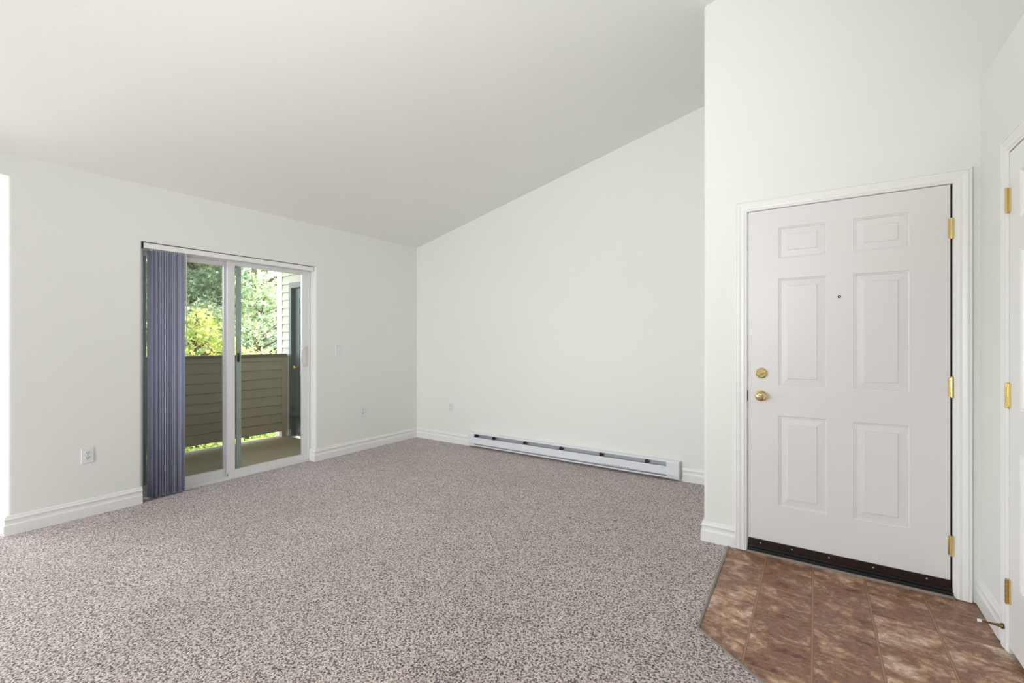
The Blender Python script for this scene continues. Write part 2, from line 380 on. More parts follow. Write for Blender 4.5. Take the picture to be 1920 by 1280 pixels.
# outer walls of the room behind the camera, with its windows
bm = bmesh.new()
wins = [(-3.95, -2.25)]; wz0, wz1 = .6, 2.3
def wallrun(xa, xb):
    cuts = [xa] + ([XRIDGE] if xa < XRIDGE < xb else []) + [xb]
    return zip(cuts[:-1], cuts[1:])
for xa, xb in wallrun(XG - WT, XW + .15):
    prism(bm, [(xa, YS - .15), (xb, YS - .15), (xb, YS), (xa, YS)], wz1, zc)
    prism(bm, [(xa, YS - .15), (xb, YS - .15), (xb, YS), (xa, YS)], -.1, wz0)
e = [XG - WT] + [v for a in wins for v in a] + [XW + .15]
for i in range(0, len(e), 2): box(bm, e[i], e[i + 1], YS - .15, YS, wz0, wz1)
struct(obj('wall_front', bm, 'paint'))
bm = bmesh.new(); prism(bm, [(XW, YS), (XW + .15, YS), (XW + .15, YD + .13), (XW, YD + .13)], -.1, zc)
struct(obj('wall_side', bm, 'paint'))
# nook behind the left opening
bm = bmesh.new()
box(bm, -6.45, XG - WT, NY, NY + .14, -.1, 2.7)
box(bm, -6.45, XG - WT, -2.24, -2.1, -.1, 2.7)
box(bm, -6.60, -6.45, -2.24, NY + .14, -.1, .35); box(bm, -6.60, -6.45, -2.24, NY + .14, 2.3, 2.7)
box(bm, -6.60, -6.45, -2.24, -1.75, .35, 2.3); box(bm, -6.60, -6.45, .25, NY + .14, .35, 2.3)
box(bm, -6.60, XG - WT, -2.24, NY + .14, 2.55, 2.7)
struct(obj('wall_nook', bm, 'paint'))
k = 0
for xa, xb in wins:
    k += 1; bm = bmesh.new(); t = .05
    box(bm, xa, xb, YS - .11, YS - .05, wz0, wz0 + t); box(bm, xa, xb, YS - .11, YS - .05, wz1 - t, wz1)
    for q in (xa, (xa + xb - t) / 2, xb - t): box(bm, q, q + t, YS - .11, YS - .05, wz0 + t, wz1 - t)
    struct(obj('window_%d' % k, bm, 'vinyl'))
bm = bmesh.new(); t = .05
box(bm, -6.56, -6.5, -1.75, .25, .35, .4); box(bm, -6.56, -6.5, -1.75, .25, 2.25, 2.3)
for q in (-1.75, -.775, .2): box(bm, -6.56, -6.5, q, q + t, .4, 2.25)
struct(obj('window_2', bm, 'vinyl'))
# ceiling: two slopes
bm = bmesh.new()
for xa, xb in ((XG - WT, XRIDGE), (XRIDGE, XW + .15)):
    prism(bm, [(xa, YS - .15), (xb, YS - .15), (xb, YB + .15), (xa, YB + .15)], zc, lambda x: zc(x) + .15)
struct(obj('ceiling', bm, 'ceil'))

# ------------------------------------------------------------------ floors
edge = [(-.463, YD + .02), (-.447, 2.189), (-.169, 1.974), (.30, 1.607), (.85, 1.177), (XW, 1.177)]
bm = bmesh.new()
prism(bm, [(XG - WT, YS), (XW, YS), (XW, 1.177), (.85, 1.177), (.30, 1.607), (-.169, 1.974), (-.447, 2.189), (-.463, YD + .01), (XE + .02, YD + .02), (XE, YB), (XG - .09, YB), (XG - .09, NY), (-6.45, NY), (-6.45, -2.1), (XG - WT, -2.1)][::1], -.1, 0)
struct(obj('floor', bm, 'carpet'), 'wall-to-wall speckled beige and brown carpet')
bm = bmesh.new()
prism(bm, edge + [(XW, YD + .12), (-.463, YD + .12)], -.1, -.003)
struct(obj('floor', bm, 'tile'), 'brown slate-look vinyl flooring at the entry door')
bm = bmesh.new(); sweep(bm, [Vector(p) for p in edge[:5]], [(-.006, -.004), (.006, -.004), (.006, .002), (.002, .005), (-.003, .005), (-.006, .002)])
struct(obj('trim_1', bm, 'stripmetal'), 'thin metal strip between carpet and vinyl')

# ------------------------------------------------------------------ baseboards
BP = [(0, 0), (.016, 0), (.016, .066), (.0155, .068), (.0125, .070), (.0105, .076), (.0100, .086), (.0112, .096), (.0145, .102), (.0150, .106),
      (.0140, .109), (.0100, .113), (.0085, .119), (.0075, .126), (.005, .130), (0, .131)]
def bboard(name, path):
    bm = bmesh.new(); sweep(bm, [Vector(p) for p in path], BP); return struct(obj(name, bm, 'trim'))
r = .02; a = .006
def arc(cx, cy, a0, a1, n=3):
    return [(cx + r * math.cos(R(a0 + (a1 - a0) * k / n)), cy + r * math.sin(R(a0 + (a1 - a0) * k / n))) for k in range(n + 1)]
# travel keeps the room on the left-hand side of the path
bboard('baseboard_left', [(XG - .085, OY0), (XG - .005, OY0 - .0), (XG, OY0 - .006)][::1][2:] + [(XG, NY + .006)] + [(XG - .006, NY)] + [(-6.40, NY)] if False else [(XG, OY0 - .001), (XG, NY), (-6.40, NY)][::1])
bboard('baseboard_left', [(XG, YB), (XG, OY1), (XG - .088, OY1)])
bboard('baseboard_back', [(-1.045, YB), (-3.56, YB)]) if False else None
bboard('baseboard_back', [(XE, YB), (-1.03, YB)])
bboard('baseboard_back', [(-3.575, YB), (XG, YB)])
bboard('baseboard_entry', [(-.424, YD), (XE, YD), (XE, YB)])
bboard('baseboard_right', [(XR, 2.835), (XR, YD)][::1])

# ------------------------------------------------------------------ casings and jambs
def casing(name, plane, a0, a1, z1, at, wide, parent=None):
    """three-sided moulded casing. plane 'y' faces -y at y=at, plane 'x' faces -x at x=at"""
    prof = [(0, 0), (0, .008), (.004, .010), (.010, .010), (.013, .013), (.020, .0145), (.030, .013), (.036, .015), (.044, .0175), (.052, .0175), (.056, .014), (.058, .0175), (wide - .003, .0175), (wide, .014), (wide, 0)]
    bm = bmesh.new(); pts = [(a0, 0.0), (a0, z1), (a1, z1), (a1, 0.0)]
    rings = []
    for i, (u, z) in enumerate(pts):
        ring = []
        for o, t in prof:
            uu = u - o if i < 2 else u + o; zz = z + (o if i in (1, 2) else 0)
            ring.append(bm.verts.new((uu, at - t, zz) if plane == 'y' else (at - t, uu, zz)))
        rings.append(ring)
    m = len(prof)
    for i in range(3):
        for j in range(m): bm.faces.new((rings[i][j], rings[i + 1][j], rings[i + 1][(j + 1) % m], rings[i][(j + 1) % m]))
    bm.faces.new(rings[0]); bm.faces.new(rings[-1][::-1])
    return struct(obj(name, bm, 'trim'))
casing('trim_2', 'y', -.358, .584, 2.113, YD, .066)['label'] = 'white moulded casing around the entry door'
casing('trim_3', 'x', CY0 + .015, CY1 - .015, CZ - .013, XR, .066)['label'] = 'white moulded casing around the closet door'
bm = BX((DX0, -.3545, YD - .001, YD + .12, 0, DZ), (.5805, DX1, YD - .001, YD + .12, 0, DZ), (-.3545, .5805, YD - .001, YD + .12, 2.1115, DZ),)
struct(obj('trim_4', bm, 'trim'), 'white jamb of the entry door')
bm = BX((XR - .001, XR + .11, CY0, CY0 + .013, 0, CZ), (XR - .001, XR + .11, CY1 - .013, CY1, 0, CZ), (XR - .001, XR + .11, CY0 + .013, CY1 - .013, CZ - .013, CZ),
        (XR + .045, XR + .075, CY0 + .013, CY0 + .025, 0, CZ - .013), (XR + .045, XR + .075, CY1 - .025, CY1 - .013, 0, CZ - .013))
struct(obj('trim_5', bm, 'trim'), 'white jamb of the closet door')
struct(obj('trim_15', BX((-.3545, -.340, YD + .05, YD + .12, .044, 2.1115), (.566, .5805, YD + .05, YD + .12, .044, 2.1115), (-.34, .566, YD + .05, YD + .12, 2.097, 2.1115), (.5725, .5765, YD + .012, YD + .05, .044, 2.108)), 'black'), 'door stops round the entry door, blackened to darken the seam')  # stops coloured black so the shaded gap round the leaf reads dark
# dark sheet added behind the entry door so its seams look shaded
bm = BX((-.37, .60, YD + .122, YD + .13, -.0, 2.13)); struct(obj('door_backing', bm, 'dark'))

# ------------------------------------------------------------------ panelled door leaf
PROF = [(0, 0), (.003, -.0025), (.007, -.0045), (.010, -.003), (.012, -.0075), (.046, -.0035), (.049, .0)]
def leaf(x0, x1, z0, z1, panels, thick=.044):
    """front face at local y=0 looking to -y"""
    bm = bmesh.new()
    xs = sorted({x0, x1} | {p[i] for p in panels for i in (0, 1)}); zs = sorted({z0, z1} | {p[i] for p in panels for i in (2, 3)})
    for i in range(len(xs) - 1):
        for j in range(len(zs) - 1):
            xa, xb, za, zb = xs[i], xs[i + 1], zs[j], zs[j + 1]
            if (xa, xb, za, zb) in panels:
                rings = [[bm.verts.new(c) for c in ((xa + d, -h, za + d), (xb - d, -h, za + d), (xb - d, -h, zb - d), (xa + d, -h, zb - d))] for d, h in PROF]
                for a_, b_ in zip(rings[:-1], rings[1:]):
                    for q in range(4): bm.faces.new((a_[q], a_[(q + 1) % 4], b_[(q + 1) % 4], b_[q]))
                bm.faces.new(rings[-1])
            else:
                bm.faces.new([bm.verts.new(c) for c in ((xa, 0, za), (xb, 0, za), (xb, 0, zb), (xa, 0, zb))])
    c = [[bm.verts.new((x, y, z)) for x, z in ((x0, z0), (x1, z0), (x1, z1), (x0, z1))] for y in (0, thick)]
    for q in range(4): bm.faces.new((c[0][q], c[0][(q + 1) % 4], c[1][(q + 1) % 4], c[1][q]))
    bm.faces.new(c[1])
    return bm
PX = [(-.188, .053), (.174, .414)]; PZ = [(1.805, 1.994), (1.034, 1.685), (.310, .857)]
SX0, SX1, SZ0, SZ1 = -.3505, .5715, .046, 2.1085
org = Vector((SX0, YD, 0))
pan = [(a_, b_, c_, d_) for a_, b_ in PX for c_, d_ in PZ]
bm = leaf(SX0, SX1, SZ0, SZ1, pan); bmesh.ops.translate(bm, verts=bm.verts, vec=(0, YD, 0))
door1 = struct(obj('door_1', bm, 'door', origin=(SX0, YD, SZ0)), 'white six-panel entry door')
# sweep, screws
sw = obj('door_sweep', BX((SX0 + .001, SX1 - .001, YD - .008, YD - .0, .046, .086)), 'bronze', door1, bevel=.002); sw['label'] = 'dark bronze door sweep'
for i, sx in enumerate((-.283, -.118, .063, .262, .481)):
    bm = bmesh.new(); lathe(bm, (sx, YD - .008, .066 + .004 * (i == 4)), (0, -1, 0), [(0, .004), (.0015, .004), (.0025, .002)], 12)
    obj('screw', bm, 'steel', sw, smooth=False)
# threshold
bm = BX((-.354, .580, YD - .012, YD + .11, .006, .026), (-.354, .580, YD - .004, YD + .11, .026, .043))
struct(obj('trim_6', bm, 'black', bevel=.003), 'black threshold under the entry door')
bm = bmesh.new(); random.seed(4); n = 60; top = []
for k in range(n + 1):
    x = -.36 + .945 * k / n; top.append((x, YD - .016 - .004 * random.random()))
prism(bm, top + [(.585, YD - .01), (-.36, YD - .01)], -.003, .009)
struct(obj('trim_7', bm, 'caulk'), 'grey caulk line below the threshold')
# knob
bm = bmesh.new(); lathe(bm, (-.281, YD, .969), (0, -1, 0), [(0, .033), (.003, .0335), (.007, .031), (.010, .022), (.014, .014), (.026, .0125), (.032, .017), (.037, .024), (.044, .0275), (.051, .0275), (.057, .024), (.060, .017), (.0605, .012), (.0585, .010), (.0585, .0)], 36)
kn = obj('door_knob', bm, 'brass', door1, smooth=True); kn['label'] = 'polished brass knob'
bm = bmesh.new(); lathe(bm, (-.281, YD - .0585, .969), (0, -1, 0), [(0, .007), (.003, .007), (.004, .005)], 16); box(bm, -.2825, -.2795, YD - .0655, YD - .0615, .965, .973)
obj('lock_button', bm, 'steel', kn)
# deadbolt
bm = bmesh.new(); lathe(bm, (-.278, YD, 1.110), (0, -1, 0), [(0, .0325), (.006, .033), (.0115, .0305), (.0125, .028), (.0095, .026), (.0095, 0)], 36)
db = obj('deadbolt', bm, 'brass', door1, smooth=True); db['label'] = 'round brass deadbolt'
bm = BX((-.021, .021, -.028, -.008, -.004, .004)); bmesh.ops.rotate(bm, verts=bm.verts, cent=(0, 0, 0), matrix=Matrix.Rotation(R(-28), 3, 'Y'))
bmesh.ops.translate(bm, verts=bm.verts, vec=(-.278, YD, 1.108)); obj('thumb_turn', bm, 'brass', db, bevel=.002)
# peephole
bm = bmesh.new(); lathe(bm, (.111, YD, 1.559), (0, -1, 0), [(0, .008), (.002, .008), (.003, .006), (.002, .004), (.001, 0)], 20)
ph = obj('peephole', bm, 'bronze', door1, smooth=False)
bm = bmesh.new(); lathe(bm, (.1115, YD - .002, 1.5588), (0, -1, 0), [(0, .0035), (.001, .003), (.0015, .001)], 12); obj('lens', bm, 'plate', ph)
# latch strikes on the jamb edge
bm = BX((-.356, -.3515, YD - .003, YD + .02, .935, 1.0)); struct(obj('trim_8', bm, 'dark'), 'dark latch recess at the door edge')
def hinge(parent, x, y, z, axis_leaf, h=.101, spring=False):
    bm = bmesh.new(); segs = [(0, h)] if spring else [(h * k / 5 + .001, h * (k + 1) / 5 - .001) for k in range(5)]
    if spring: segs = [(0, .017), (.019, .082), (.084, h)]
    rr = .0085 if spring else .0065
    for a_, b_ in segs: cyl(bm, (x, y, z + a_), (x, y, z + b_), rr, n=18)
    cyl(bm, (x, y, z - .003), (x, y, z + h + .003), rr * .75, n=14)
    q = axis_leaf
    if q: box(bm, *q, z + .002, z + h - .002)
    return obj('hinge', bm, 'brass', parent)
for z, s in ((1.832, True), (1.021, False), (.212, True)):
    hinge(door1, .5765, YD - .0075, z, (.562, .574, YD - .0022, YD + .001), spring=s)['label'] = 'brass spring hinge' if s else 'brass hinge'

# ------------------------------------------------------------------ closet door (right)
w3 = (CY1 - .016) - (CY0 + .016)
p3 = [(a_, b_, c_, d_) for a_, b_ in ((.115, .335), (w3 - .335, w3 - .115)) for c_, d_ in ((1.80, 1.99), (1.03, 1.68), (.31, .86))]
bm = leaf(0, w3, .030, 2.094, p3, .035)
# local x -> -y , local -y -> -x
bm.transform(Matrix(((0, 1, 0, XR - .006), (-1, 0, 0, CY1 - .018), (0, 0, 1, 0), (0, 0, 0, 1))))
door3 = struct(obj('door_3', bm, 'trim', origin=(XR, CY1 - .018, .03)), 'white panelled closet door at the right edge')
for z in (1.846, 1.03, .210):
    hinge(door3, XR - .0150, CY1 - .0195, z, (XR - .012, XR - .0055, CY1 - .034, CY1 - .0215))['label'] = 'brass hinge'
struct(obj('wall_closet', BX((XR + .5, XR + .52, 1.81, YD, -.003, 2.49)), 'paint'))

# ------------------------------------------------------------------ spring door stop
DS = Vector((XR - .0175, 2.770, .093))
ds = empty('door_stop', DS)
tag(ds, 'thin brass door stop with white tip sticking out beside the closet door', 'door stop')
bm = bmesh.new(); lathe(bm, DS, (-1, 0, 0), [(0, .0115), (.003, .0115), (.010, .0075), (.022, .005), (.040, .0038), (.066, .0034)], 20); obj('rod', bm, 'oldbrass', ds, smooth=True)
bm = bmesh.new(); lathe(bm, DS + Vector((-.064, 0, 0)), (-1, 0, 0), [(0, .0055), (.002, .0065), (.012, .0065), (.014, .005)], 18); obj('rubber_tip', bm, 'rubber', ds, smooth=False)

# ------------------------------------------------------------------ sliding glass door
FX = XG - .088                     # room-side face of the vinyl frame
d2 = empty('door_2', (FX, (OY0 + OY1) / 2, 0)); struct(d2, 'white vinyl sliding glass door to the balcony')
FY0, FY1, FZ1 = OY0 + .004, OY1 - .004, 2.108
bm = BX((FX - .13, FX, FY0, FY0 + .028, 0, FZ1), (FX - .13, FX, FY1 - .024, FY1, 0, FZ1), (FX - .13, FX, FY0 + .028, FY1 - .024, 2.055, FZ1), (FX - .13, FX + .012, FY0 + .028, FY1 - .024, -.003, .022),
        (FX - .062, FX - .054, FY0 + .028, FY1 - .024, .022, .034))
obj('frame', bm, 'vinyl', d2, bevel=.002)
def panel(name, xf, y0, y1, z0, z1, stile, rail_t, rail_b, mt, thick, parent, pane, sl=None):
    sl = sl or stile
    bm = BX((xf - thick, xf, y0, y0 + sl, z0, z1), (xf - thick, xf, y1 - stile, y1, z0, z1),
            (xf - thick, xf, y0 + sl, y1 - stile, z1 - rail_t, z1), (xf - thick, xf, y0 + sl, y1 - stile, z0, z0 + rail_b))
    p = obj(name, bm, mt, parent, bevel=.002)
    xm = xf - thick / 2
    g = obj('insect_screen' if pane == 'screen' else 'glass_pane', BX((xm - .002, xm + .002, y0 + sl, y1 - stile, z0 + rail_b, z1 - rail_t)), pane, p)
    return p
sp = panel('sliding_panel', FX - .008, 2.055, FY1 - .024, .022, 2.056, .062, .032, .055, 'vinyl', .036, d2, 'glass')
fp = panel('fixed_panel', FX - .060, FY0 + .028, 2.103, .022, 2.056, .058, .040, .070, 'vinyl', .036, d2, 'glass', sl=.012)
sc = panel('screen_panel', FX - .103, 1.414, 2.221, .022, 2.050, .044, .030, .030, 'screenframe', .014, d2, 'screen')
obj('screen_latch', BX((FX - .103, FX - .088, 2.180, 2.200, 1.10, 1.19)), 'black', sc, bevel=.003)
# D handle on the sliding panel
hy, hz, hh = 2.850, 1.140, .108
bm = bmesh.new(); pts = []
for k in range(15):
    t = R(90 + 180 * k / 14); pts.append((FX + .022 - .014 * abs(math.sin(t)), hy + .074 * math.cos(t), hz + hh * math.sin(t)))
tube(bm, pts, .0065, 10)
hd = obj('pull_handle', bm, 'cream', sp, smooth=True); hd['label'] = 'cream D-shaped pull handle'
obj('handle_plate', BX((FX - .008, FX + .002, hy - .010, hy + .014, hz - hh - .004, hz + hh + .004)), 'cream', sp, bevel=.003)
obj('lock_lever', BX((FX + .002, FX + .014, hy - .024, hy - .008, hz - .006, hz + .006)), 'cream', sp, bevel=.002)
obj('roller_cover', BX((FX - .0045, FX - .003, 2.049, 2.0545, .030, .055)), 'oldbrass', fp)

# ------------------------------------------------------------------ vertical blind
vb = empty('vertical_blind', (XG - .03, OY0, 0)); tag(vb, 'grey-blue vertical blind drawn to the left of the sliding glass door', 'blind')
bm = BX((XG - .056, XG - .010, OY0 + .012, OY1 - .008, 2.062, 2.106)); obj('headrail', bm, 'trim', vb, bevel=.003)['label'] = 'white headrail'
obj('end_cap', BX((XG - .058, XG - .008, OY0 + .006, OY0 + .012, 2.060, 2.107)), 'dark', vb, bevel=.001)
for q in (.12, .55, .95, 1.35):
    obj('bracket', BX((XG - .045, XG - .02, OY0 + q, OY0 + q + .025, 2.106, 2.113)), 'steel', vb)
random.seed(7)
NV = 16
for k in range(NV):
    y = 1.440 + .0138 * k + random.uniform(-.002, .002); ang = R(random.uniform(14, 58) if k else 4); wv = .078
    bm = bmesh.new(); cols = []
    zb = .014 + random.uniform(-.003, .003)
    for i in range(7):
        s = (i / 6 - .5) * wv; cv = .0045 * (1 - (2 * i / 6 - 1) ** 2)
        px, py = s * math.cos(ang) - cv * math.sin(ang), s * math.sin(ang) + cv * math.cos(ang)
        cols.append([bm.verts.new((px, py, z)) for z in (zb, 1.0, 2.050)])
    for i in range(6):
        for j in range(2): bm.faces.new((cols[i][j], cols[i + 1][j], cols[i + 1][j + 1], cols[i][j + 1]))
    bmesh.ops.translate(bm, verts=bm.verts, vec=(XG - .045 + random.uniform(-.003, .003), y, 0))
    o = obj('vane', bm, 'vane', vb, smooth=True)
    s_ = o.modifiers.new('thick', 'SOLIDIFY'); s_.thickness = .0008
    c_ = bmesh.new(); box(c_, XG - .046, XG - .036, y - .003, y + .003, 2.046, 2.062); obj('clip', c_, 'plate', o)
bm = bmesh.new(); tube(bm, [(XG - .028, 1.690, 2.062), (XG - .028, 1.692, 1.7), (XG - .028, 1.694, 1.30)], .0045, 8)
cyl(bm, (XG - .028, 1.694, 1.30), (XG - .028, 1.694, 1.27), .0055, .007, 10); obj('wand', bm, 'cream', vb, smooth=True)['label'] = 'thin cream tilt wand'

# ------------------------------------------------------------------ outlets and switch
def rot_to(o, face):
    if face == 'x': o.rotation_euler = (0, 0, R(90))   # local -y faces +x
def outlet(loc, face, label, toggle=False):
    root = empty('light_switch' if toggle else 'wall_outlet', loc)
    bm = BX((-.035, .035, -.006, 0, -.0575, .0575)); p = obj('cover_plate', bm, 'plate', bevel=.003, seg=3); p.parent = root
    if toggle:
        o = obj('toggle', BX((-.005, .005, -.020, -.006, -.004, .014)), 'plate', bevel=.002); o.parent = root
        zz = (-.030, .030)
    else:
        for s in (-1, 1):
            bm = bmesh.new(); n = 24; c = s * .0195
            ring = []
            for q in range(n):
                t = 2 * math.pi * q / n; ring.append((.0172 * math.cos(t), c + max(-.0135, min(.0135, .0172 * math.sin(t)))))
            A = [bm.verts.new((a_, -.006, b_)) for a_, b_ in ring]; B = [bm.verts.new((a_ * .97, -.0085, c + (b_ - c) * .97)) for a_, b_ in ring]
            for q in range(n): bm.faces.new((A[q], A[(q + 1) % n], B[(q + 1) % n], B[q]))
            bm.faces.new(B)
            f = obj('receptacle', bm, 'plate'); f.parent = root
            bm = BX((-.0082, -.0052, -.0092, -.008, c - .001, c + .009), (.0052, .0082, -.0092, -.008, c - .001, c + .008))
            lathe(bm, (0, -.008, c - .0075), (0, -1, 0), [(0, .0032), (.0012, .0032)], 12)
            g = obj('slot', bm, 'dark'); g.parent = f
        zz = (0,)
    for z in zz:
        bm = bmesh.new(); lathe(bm, (0, -.006, z), (0, -1, 0), [(0, .003), (.001, .003), (.0015, .0015)], 12); s_ = obj('screw', bm, 'steel'); s_.parent = root
    rot_to(root, face); tag(root, label, 'light switch' if toggle else 'outlet', None if toggle else 'wall outlets round the living room'); return root
outlet((XG, 1.041, .455), 'x', 'white wall outlet to the left of the sliding glass door and blind')
outlet((XG, 3.510, .458), 'x', 'white wall outlet below the light switch, right of the sliding glass door')
outlet((-3.893, YB, .455), 'y', 'white wall outlet on the far wall above the left end of the heater')
outlet((XG, 3.177, 1.197), 'x', 'white light switch on the wall just right of the sliding glass door', True)

# ------------------------------------------------------------------ baseboard heater
HX0, HX1, HZ0, HZ1, HD = -3.560, -1.050, .020, .182, .068
ht = empty('baseboard_heater', ((HX0 + HX1) / 2, YB, HZ0)); tag(ht, 'long white electric baseboard heater along the foot of the far wall', 'heater')
ya = YB - HD
obj('back_plate', BX((HX0 + .01, HX1 - .01, YB - .004, YB - .0005, HZ0, HZ1 + .002), (HX0 + .01, HX1 - .01, YB - .045, YB - .004, HZ1 - .003, HZ1 + .002)), 'enamel', ht)
# sloping top lip
bm = bmesh.new(); sec = [(YB - .045, HZ1 + .002), (YB - .045, HZ1 - .002), (ya + .004, HZ1 - .011), (ya + .004, HZ1 - .008)]
A = [bm.verts.new((HX0 + .09, y, z)) for y, z in sec]; B = [bm.verts.new((HX1 - .09, y, z)) for y, z in sec]
for q in range(4): bm.faces.new((A[q], A[(q + 1) % 4], B[(q + 1) % 4], B[q]))
bm.faces.new(A); bm.faces.new(B[::-1]); obj('top_lip', bm, 'enamel', ht)
bm = bmesh.new(); sec = [(ya, .058), (ya + .006, .050), (ya + .009, .052), (ya + .004, .060), (ya + .004, .120), (ya + .010, .127), (ya + .008, .130), (ya, .123)]
A = [bm.verts.new((HX0 + .09, y, z)) for y, z in sec]; B = [bm.verts.new((HX1 - .09, y, z)) for y, z in sec]
for q in range(8): bm.faces.new((A[q], A[(q + 1) % 8], B[(q + 1) % 8], B[q]))
bm.faces.new(A); bm.faces.new(B[::-1]); obj('front_cover', bm, 'enamel', ht)
obj('bottom_rail', BX((HX0 + .09, HX1 - .09, ya + .006, YB - .004, HZ0, HZ0 + .004), (HX0 + .09, HX1 - .09, ya + .006, ya + .009, HZ0, .038)), 'enamel', ht)
for xa, xb in ((HX0, HX0 + .095), (HX1 - .115, HX1)):
    bm = bmesh.new(); sec = [(YB - .001, HZ0), (ya + .012, HZ0), (ya - .001, .060), (ya - .001, .168), (ya + .006, HZ1), (YB - .001, HZ1 + .004)]
    A = [bm.verts.new((xa, y, z)) for y, z in sec]; B = [bm.verts.new((xb, y, z)) for y, z in sec]
    for q in range(6): bm.faces.new((A[q], A[(q + 1) % 6], B[(q + 1) % 6], B[q]))
    bm.faces.new(A); bm.faces.new(B[::-1]); obj('end_box', bm, 'enamel', ht, bevel=.002)
bm = bmesh.new(); cyl(bm, (HX0 + .1, YB - .032, .092), (HX1 - .12, YB - .032, .092), .006, n=12)
el = obj('heating_element', bm, 'steel', ht)
bm = bmesh.new(); x = HX0 + .14
while x < HX1 - .16: box(bm, x, x + .0015, YB - .055, YB - .010, .066, .118); x += .014
obj('fins', bm, 'fin', el)
obj('reflector', BX((HX0 + .09, HX1 - .09, YB - .0075, YB - .005, .045, .165)), 'fin', ht)
for i, x in enumerate((-3.46, -3.20, -2.76, -2.30, -1.84, -1.37)):
    obj('bracket', BX((x, x + .03, ya + .012, YB - .008, .135, .141), (x, x + .004, ya + .010, YB - .008, .055, .158), (x + .004, x + .028, ya + .014, ya + .018, .136, .158)), 'dark', ht)
bm = bmesh.new()
for k in range(9): box(bm, -1.78 + .03 * k, -1.765 + .03 * k, ya - .0006, ya + .0002, .060, .0635)
obj('vent_holes', bm, 'dark', ht)

# ------------------------------------------------------------------ balcony
BXO, BYR, BZ = -6.36, 3.65, -.075
struct(obj('floor', BX((BXO - .12, XG - WT, NY + .14, BYR, BZ - .2, BZ)), 'deck'), 'brown coated balcony floor')
struct(obj('trim_9', BX((BXO - .15, BXO - .12, NY + .14, BYR, BZ - .22, BZ + .002)), 'fascia'), 'pale edge of the balcony floor')
struct(obj('trim_10', BX((XG - WT - .03, XG - .088, OY0, OY1, BZ, -.003)), 'vinyl'), 'sill under the sliding glass door')
def laps(bm, a0, a1, z0, z1, at, axis, pitch=.125, t=.021, side=1):
    z = z0
    while z < z1 - 1e-4:
        zt = min(z + pitch, z1)
        # each board: thick at its lower edge, tucked under the next one in an open joint
        for (b0, b1) in ((a0, a1),):
            q = [(at, z), (at + side * .004, z), (at + side * .004, z + .016), (at + side * t, z + .016), (at + side * t * .45, zt), (at, zt)]
            if axis == 'y': A = [bm.verts.new((p, b0, zz)) for p, zz in q]; B = [bm.verts.new((p, b1, zz)) for p, zz in q]
            else: A = [bm.verts.new((b0, p, zz)) for p, zz in q]; B = [bm.verts.new((b1, p, zz)) for p, zz in q]
            for i in range(6): bm.faces.new((A[i], A[(i + 1) % 6], B[(i + 1) % 6], B[i]))
            bm.faces.new(A); bm.faces.new(B[::-1])
        z += pitch
pz0, pz1 = .010, 1.085
bm = BX((BXO - .10, BXO - .01, NY + .14, BYR - .02, pz0, pz1)); laps(bm, NY + .14, BYR - .10, pz0, pz1, BXO - .01, 'y')
laps(bm, NY + .14, BYR - .10, pz0, pz1, BXO - .10, 'y', side=-1)
struct(obj('wall_parapet', bm, 'siding'), 'taupe lap-sided balcony parapet')
struct(obj('trim_11', BX((BXO - .13, BXO + .02, NY + .14, BYR - .03, pz1, pz1 + .035)), 'cap', bevel=.004), 'cap of the balcony parapet')
struct(obj('trim_12', BX((BXO - .01, BXO + .006, BYR - .10, BYR - .025, pz0, pz1)), 'siding'), 'end board of the parapet')
bm = BX((BXO - .10, BXO - .02, 1.6, 1.68, BZ, pz0), (BXO - .10, BXO - .02, BYR - .08, BYR - .02, BZ, pz0)); struct(obj('trim_13', bm, 'siding'), 'short posts carrying the parapet')
# side wall of the balcony with the storage door
SDX0, SDX1, SDZ = -6.305, -5.33, 2.12
bm = bmesh.new()
box(bm, -6.49, SDX0, BYR, BYR + .15, -.5, 2.75); box(bm, SDX0, SDX1, BYR, BYR + .15, SDZ, 2.75); box(bm, SDX1, XG - WT, BYR, BYR + .15, -.5, 2.75)
laps(bm, -6.49, SDX0, BZ, 2.68, BYR, 'x', side=-1, pitch=.115); laps(bm, SDX0, SDX1, SDZ, 2.68, BYR, 'x', side=-1, pitch=.115); laps(bm, SDX1, XG - WT, BZ, 2.68, BYR, 'x', side=-1, pitch=.115)
struct(obj('wall_balcony', bm, 'siding_light'), 'pale lap siding on the balcony side wall')
struct(obj('trim_14', BX((-6.625, -6.49, BYR - .02, BYR + .17, -3.1, 2.9)), 'fascia'), 'pale corner board of the balcony')
bm = leaf(SDX0 + .06, SDX1 - .06, BZ + .02, SDZ - .06, [(SDX0 + .18, SDX0 + .44, .2, .95), (SDX0 + .18, SDX0 + .44, 1.1, 1.92), (SDX0 + .54, SDX0 + .80, .2, .95), (SDX0 + .54, SDX0 + .80, 1.1, 1.92)], .04)
bmesh.ops.translate(bm, verts=bm.verts, vec=(0, BYR + .03, 0))
d4 = struct(obj('door_4', bm, 'storedoor'), 'dark grey-green storage door on the balcony')
obj('door_frame', BX((SDX0, SDX0 + .055, BYR - .02, BYR + .10, BZ, SDZ), (SDX1 - .055, SDX1, BYR - .02, BYR + .10, BZ, SDZ), (SDX0 + .055, SDX1 - .055, BYR - .02, BYR + .10, SDZ - .055, SDZ)), 'storedoor', d4)
bm = bmesh.new(); lathe(bm, (SDX0 + .125, BYR + .03, .925), (0, -1, 0), [(0, .032), (.006, .032), (.010, .014), (.030, .012), (.038, .024), (.050, .028), (.060, .022), (.064, 0)], 24); obj('door_knob', bm, 'brass', d4, smooth=True)
struct(obj('balcony_shade_roof', BX((-6.9, XG - WT, NY + .14, BYR + .15, 2.75, 2.9)), 'soffit'), 'soffit added over the balcony to shade it')  # roof out of view, added to shade the parapet; white bounces light back
